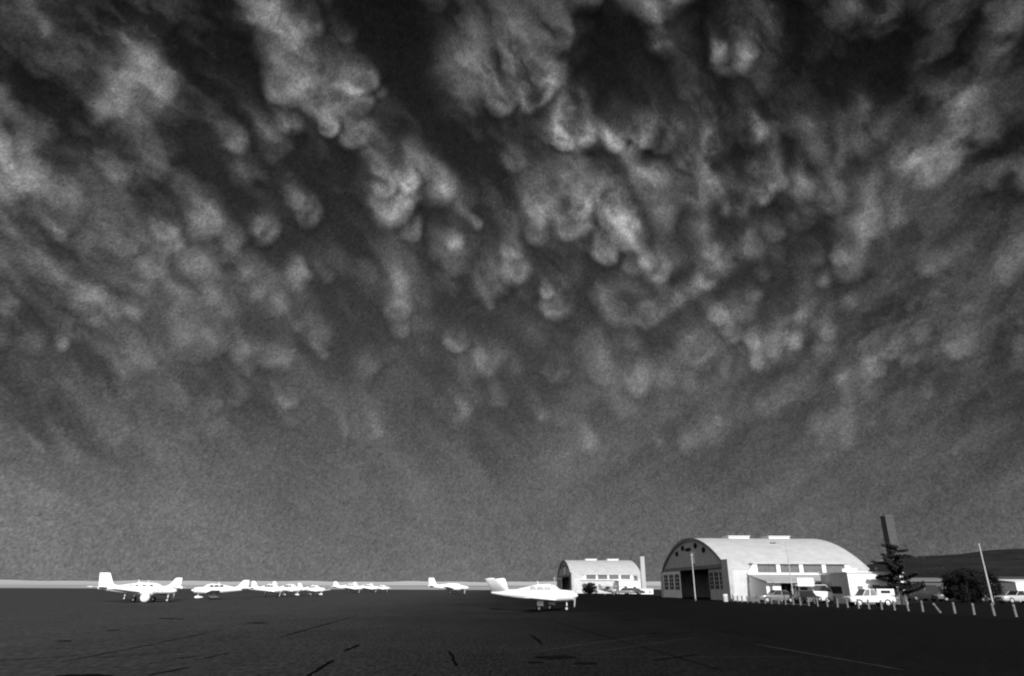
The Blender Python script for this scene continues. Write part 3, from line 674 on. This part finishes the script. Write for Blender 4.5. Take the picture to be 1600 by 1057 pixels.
MB().loft([ell(x, h-.22, hw, .07, 8) for x, hw in ((-1.25,.05),(-1.4,.14),(-1.8,.12),(-1.95,.03))]).build('lamp_head', METAL, o)
o, h = pole('antenna_mast', 'short pale mast left of the small hangar, above the V-tailed airplane', 'mast', 867, 928, 902, .16, BRICKL, D=170)
MB().tube((-.4,0,h-.3), (.4,0,h-.3), .04).build('cross_bar', BRICKL, o)
ug = 'wooden utility poles before the hills'
for px, D, yt, lb in ((1450, 165, 868, 'dark wooden utility pole nearest the pine tree'), (1464, 230, 886, 'short distant utility pole between the pine and the round tree'), (1478, 190, 884, 'thin dark utility pole just left of the round tree')):
    o, h = pole('utility_pole', lb, 'utility pole', px, 0, yt, .16, WOODP, ug, D=D)
    MB().box(-1.0, 1.0, -.08, .08, h-.8, h-.65).build('cross_arm', WOODP, o)
    for x in (-.9, .9): MB().tube((x,0,h-.65), (x,0,h-.45), .05).build('insulator', GLASSL, o)

# ------------------------------------------------------------------ bollard posts
bx = [(1152.8,941),(1160,941.2),(1168,941.5),(1177,942),(1186.5,942.3),(1196,942.8),(1206,943.3),(1217,944),(1228,944.6),(1240,945.3),(1251,945.8),(1264,946.5),(1278,947.2),(1293,948),(1309,948.8),
      (1325,949.6),(1342,950.4),(1358,951.3),(1378,952.2),(1398,953.1),(1419.4,954),(1442,955.1),(1469,956.4),(1492,957.6),(1522,959.4),(1553.7,961.5),(1588,964.2)]
# posts stand on one straight line with even spacing
A0 = GX(1152.8, 90.5); A1 = GX(1588, 47.8); NP = len(bx)
proto = None
def make_post(lean):
    o = thing('post', '', 'post')
    MB().tube((0,0,0), (0,0,.74), .085, .08, 12).build('shaft', POST, o, True)
    MB().tube((0,0,.741), (0,0,.80), .088, .03, 12).build('cap', POST, o, True)
    return o
ordn = ['first','second','third','fourth','fifth','sixth','seventh','eighth','ninth','tenth','eleventh','twelfth','thirteenth','fourteenth','fifteenth','sixteenth','seventeenth','eighteenth','nineteenth','twentieth',
        'twenty-first','twenty-second','twenty-third','twenty-fourth','twenty-fifth','twenty-sixth','twenty-seventh']
for i in range(NP):
    p = proto = make_post(0) if proto is None else proto
    if i: p = copy_tree(proto)
    # the crossing of the column's sight line with the fence line
    px, py = bx[i]; d = ray(px, py); dl = A1-A0
    t = (A0.x*d.y - A0.y*d.x)/(dl.y*d.x - dl.x*d.y); q = A0 + dl*t
    p.location = (q.x, q.y, .012); p.rotation_euler = (random.uniform(-.05,.05), random.uniform(-.05,.05), random.uniform(0,6))
    p.scale = (1, 1, random.uniform(.93, 1.06))
    lb = 'pale wooden post, %s of the row counted from the right edge' % ordn[NP-1-i]
    if i == 22:
        p.rotation_euler = (.1, -.62, 0); lb = 'knocked-over pale post leaning sharply left in the row'
    p['label'] = lb; p['group'] = 'pale posts between apron and car park'
kb = MB(); dl = (A1-A0).normalized(); nn = Vector((-dl.y, dl.x, 0))
k0 = A0 - dl*6 + nn*.5; k1 = A0 + dl*16 + nn*.5
kb.add([k0+Vector((0,0,z)) + nn*s_ for z in (.005,.14) for s_ in (0,.18)] + [k1+Vector((0,0,z)) + nn*s_ for z in (.005,.14) for s_ in (0,.18)], [(0,1,3,2),(4,6,7,5),(0,4,5,1),(2,3,7,6),(0,2,6,4),(1,5,7,3)])
struct(kb.build('kerb', mat('concrete_kerb', .2, .9, .1, var=.3, scale=2)))

# ------------------------------------------------------------------ vehicles
def car(kind, label, loc, rz, paint, group='vehicles parked beside the hangars'):
    t = thing('parked_car' if kind != 'pickup' else 'pickup_truck', label, {'pickup': 'pickup truck', 'sedan': 'car', 'wagon': 'car', 'van': 'van'}[kind], loc, rz, group)
    if kind == 'van': t.name = 'parked_van'
    L, Wd = {'sedan': (4.9, 1.82), 'wagon': (4.8, 1.8), 'pickup': (5.3, 1.95), 'van': (4.6, 1.9)}[kind]
    hx = L/2; hy = Wd/2
    def ring(x, z0, z1, w): return [(x,-w,z0+.08),(x,-w*.97,z0),(x,w*.97,z0),(x,w,z0+.08),(x,w,z1-.18),(x,w*.93,z1-.03),(x,w*.82,z1),(x,-w*.82,z1),(x,-w*.93,z1-.03),(x,-w,z1-.18)]
    zt = {'sedan': .92, 'wagon': .92, 'pickup': 1.12, 'van': 1.35}[kind]; zb = .3 if kind != 'pickup' else .45
    body = [(hx, zb+.1, zt-.2, hy*.86), (hx-.1, zb, zt-.1, hy*.95), (hx-.9, zb, zt-.02, hy), (0, zb, zt+.03, hy), (-hx+.7, zb, zt+.02, hy), (-hx+.1, zb, zt-.06, hy*.95), (-hx, zb+.1, zt-.15, hy*.88)]
    MB().loft([ring(*b) for b in body]).build('body', paint, t, True)
    zr = {'sedan': 1.38, 'wagon': 1.42, 'pickup': 1.75, 'van': 2.0}[kind]
    cx = {'sedan': (.75, .25, -1.05, -1.65), 'wagon': (.8, .25, -2.0, -2.3), 'pickup': (1.15, .65, -.35, -.5), 'van': (2.0, 1.4, -2.1, -2.25)}[kind]
    def cr(x, z, w): return [(x, -w, z), (x, w, z)]
    a, b, c, d = cx; w0, w1 = hy*.93, hy*.76
    gl = MB(); gl.add([(a,-w0,zt),(a,w0,zt),(b,-w1,zr),(b,w1,zr),(c,-w1,zr),(c,w1,zr),(d,-w0,zt),(d,w0,zt)], [(0,1,3,2),(2,3,5,4),(4,5,7,6),(0,2,4,6),(1,7,5,3),(0,6,7,1)])
    gl.build('window_glass', GLASSL if kind == 'pickup' else GLASS, t)
    MB().add([], [])
    rf = MB().box(c-.03, b+.03, -w1-.03, w1+.03, zr+.002, zr+.07).build('roof', paint, t, bevel=.02)
    for s_ in (-1, 1):
        for (xa, xb) in ((a, b), (d, c), ((a+d)/2, (b+c)/2)):
            MB().tube((xa, s_*(w0+.01), zt), (xb, s_*(w1+.01), zr), .04, .035, 6).build('window_pillar', paint, t)
    r = .33 if kind != 'pickup' else .38
    if kind == 'pickup': t.scale = (.86, .95, .9)
    for x in (hx-.95, -hx+1.05):
        for s_ in (-1, 1):
            w_ = MB().tube((x, s_*(hy-.22), r), (x, s_*(hy+.01), r), r, r, 18).build('wheel', TYRE, t, True)
            MB().tube((x, s_*(hy+.012), r), (x, s_*(hy+.03), r), r*.6, r*.5, 14).build('hub_cap', HUB if kind == 'pickup' else CARM if paint is not CARD else CARG, w_, True)
    MB().box(hx+.0, hx+.1, -hy*.9, hy*.9, zb+.02, zb+.17).build('bumper', CHROME, t); MB().box(-hx-.1, -hx, -hy*.9, hy*.9, zb+.02, zb+.17).build('bumper', CHROME, t)
    MB().box(hx-.03, hx+.03, -hy*.5, hy*.5, zb+.2, zt-.2).build('grille', CHROME, t)
    for s_ in (-1, 1): MB().tube((hx-.05, s_*hy*.68, zt-.32), (hx+.03, s_*hy*.68, zt-.32), .1, .09).build('headlight', LAMP, t)
    if kind == 'pickup':
        cv = MB().box(-hx+.05, -.55, -hy*.95, hy*.95, zt+.03, zt+.72).build('canopy', paint, t, bevel=.05)
        for s_ in (-1, 1): MB().box(-hx+.55, -1.0, s_*(hy*.95+.004)-.004, s_*(hy*.95+.004)+.004, zt+.25, zt+.55).build('canopy_window', GLASS, cv)
    return t
def cp(px, D): p = GX(px, D); return (p.x, p.y, .014)
car('pickup', 'white pickup truck with canopy over its bed, before the white annex', cp(1360, 72), R(180), CARW)
car('sedan', 'dark sedan facing the camera between the white van and the posts', cp(1261, 80), R(-94), CARD)
car('sedan', 'dark sedan with its nose to the posts, left of the white pickup', cp(1307, 86), R(-80), CARD)
car('van', 'white van in front of the raised white panel', cp(1272, 86), R(-4), CARW)
car('sedan', 'dark grey sedan parked before the dark porch of the lean-to office', cp(1214, 87), R(182), CARG)
car('sedan', 'dark low car with bright hood beneath the round dark tree', cp(1492, 98), R(-8), CARG)
car('wagon', 'grey station wagon beside the pale pole', cp(1543, 92), R(8), CARG)
car('sedan', 'pale sedan cut by the right edge, closest car to the posts', cp(1592, 86), R(184), CARM)
car('van', 'dark van parked behind the knocked-over post', cp(1440, 100), R(185), CARD)
car('sedan', 'dark sedan parked right of the high-wing airplane', cp(989, 166), R(182), CARD)
car('wagon', 'dark car in front of the long white trailer', cp(975, 165), R(170), CARG)
dr = tag(MB().loft([[(r*math.cos(a), r*math.sin(a), z) for a in [2*math.pi*i/16 for i in range(16)]] for z, r in ((0,.3),(.02,.32),(.3,.31),(.32,.33),(.6,.31),(.62,.33),(.9,.32),(.92,.28))]).build('drum', HTRIM, None, True), 'white steel drum at the near corner of the large hangar', 'drum', 'white drums by the hangar')
dr.location = GX(1149, 93)+Vector((0,0,.012))
d2 = dr.copy(); C.objects.link(d2); d2.location = GX(1134, 92)+Vector((0,0,.012)); d2['label'] = 'white steel drum in front of the right-hand hangar door'

# ------------------------------------------------------------------ trees
def leaves(mb, c, rad, n, size, rr, flat=1.0):
    for _ in range(n):
        d = Vector((rr.gauss(0,1), rr.gauss(0,1), rr.gauss(0,1)*flat)); d = d.normalized()*rad*(rr.random()**.45); p = c + Vector((d.x, d.y, d.z*flat))
        a = Vector((rr.gauss(0,1), rr.gauss(0,1), rr.gauss(0,1))).normalized(); b = a.orthogonal().normalized(); s_ = size*rr.uniform(.5, 1.3)
        mb.add([p+a*s_, p+b*s_*.5, p-a*s_, p-b*s_*.5], [(0,1,2,3)])
def conifer(label, px, D, yt, spread):
    b = GX(px, D); h = V(px, yt, D).z; rr = random.Random(3)
    t = thing('pine_tree', label, 'tree', b)
    MB().tube((0,0,0), (0,0,h*.95), .26, .05, 8).build('trunk', BARK, t, True)
    mb = MB(); lim = MB()
    z = h*.18
    while z < h*.98:
        f = (z/h)
        k = rr.randint(4, 5)
        a0 = rr.uniform(0, 6)
        for i in range(k):
            a = a0 + i*2*math.pi/k + rr.uniform(-.3,.3); L = spread*(1.12-f)**.5*rr.uniform(.3, 1.15)
            up = rr.uniform(-.12, .38)
            e = Vector((math.cos(a)*L, math.sin(a)*L, z+up*L))
            lim.tube((0,0,z), e, .06, .015, 5)
            n = int(9*L)
            for j in range(n):
                q = Vector((0,0,z)).lerp(e, .22+.8*j/n); leaves(mb, q+Vector((0,0,rr.uniform(-.08,.08))), .30*(1.25-.6*j/n), 16, .16, rr, .6)
        z += rr.uniform(.38, .62)
    lim.build('branches', BARK, t); mb.build('crown', NEEDLE, t)
def round_tree(label, px, D, yt, w, name='tree', n=85):
    b = GX(px, D); h = V(px, yt, D).z; rr = random.Random(int(px)); t = thing(name, label, 'tree', b)
    tr = MB(); tr.tube((0,0,0), (0,0,h*.4), .28, .2, 8)
    mb = MB()
    for i in range(n):
        a = rr.uniform(0, 2*math.pi); q = rr.random()**.5; z = rr.uniform(.16, 1.0)
        k = math.sqrt(max(0, 1-((z-.48)/.55)**2))
        c = Vector((math.cos(a)*q*w*.5*k, math.sin(a)*q*w*.5*k, z*h*.93))
        if i % 8 == 0: tr.tube((0,0,h*.3), c, .08, .02, 5)
        leaves(mb, c, rr.uniform(.35, .75), 130, .15, rr)
    tr.build('trunk', BARK, t, True); mb.build('crown', LEAF, t)
conifer('dark ragged pine tree in front of the tall square chimney', 1412, 78, 853, 3.5)
round_tree('broad dark round-crowned tree behind the pale pole', 1515, 90, 888, 5.2)
round_tree('smaller dark bush merging with the right side of the round tree', 1549, 92, 893, 3.0, 'bush', 40)
round_tree('dark bushy tree in front of the small hangar wall', 922, 176, 912, 3.8, n=45)
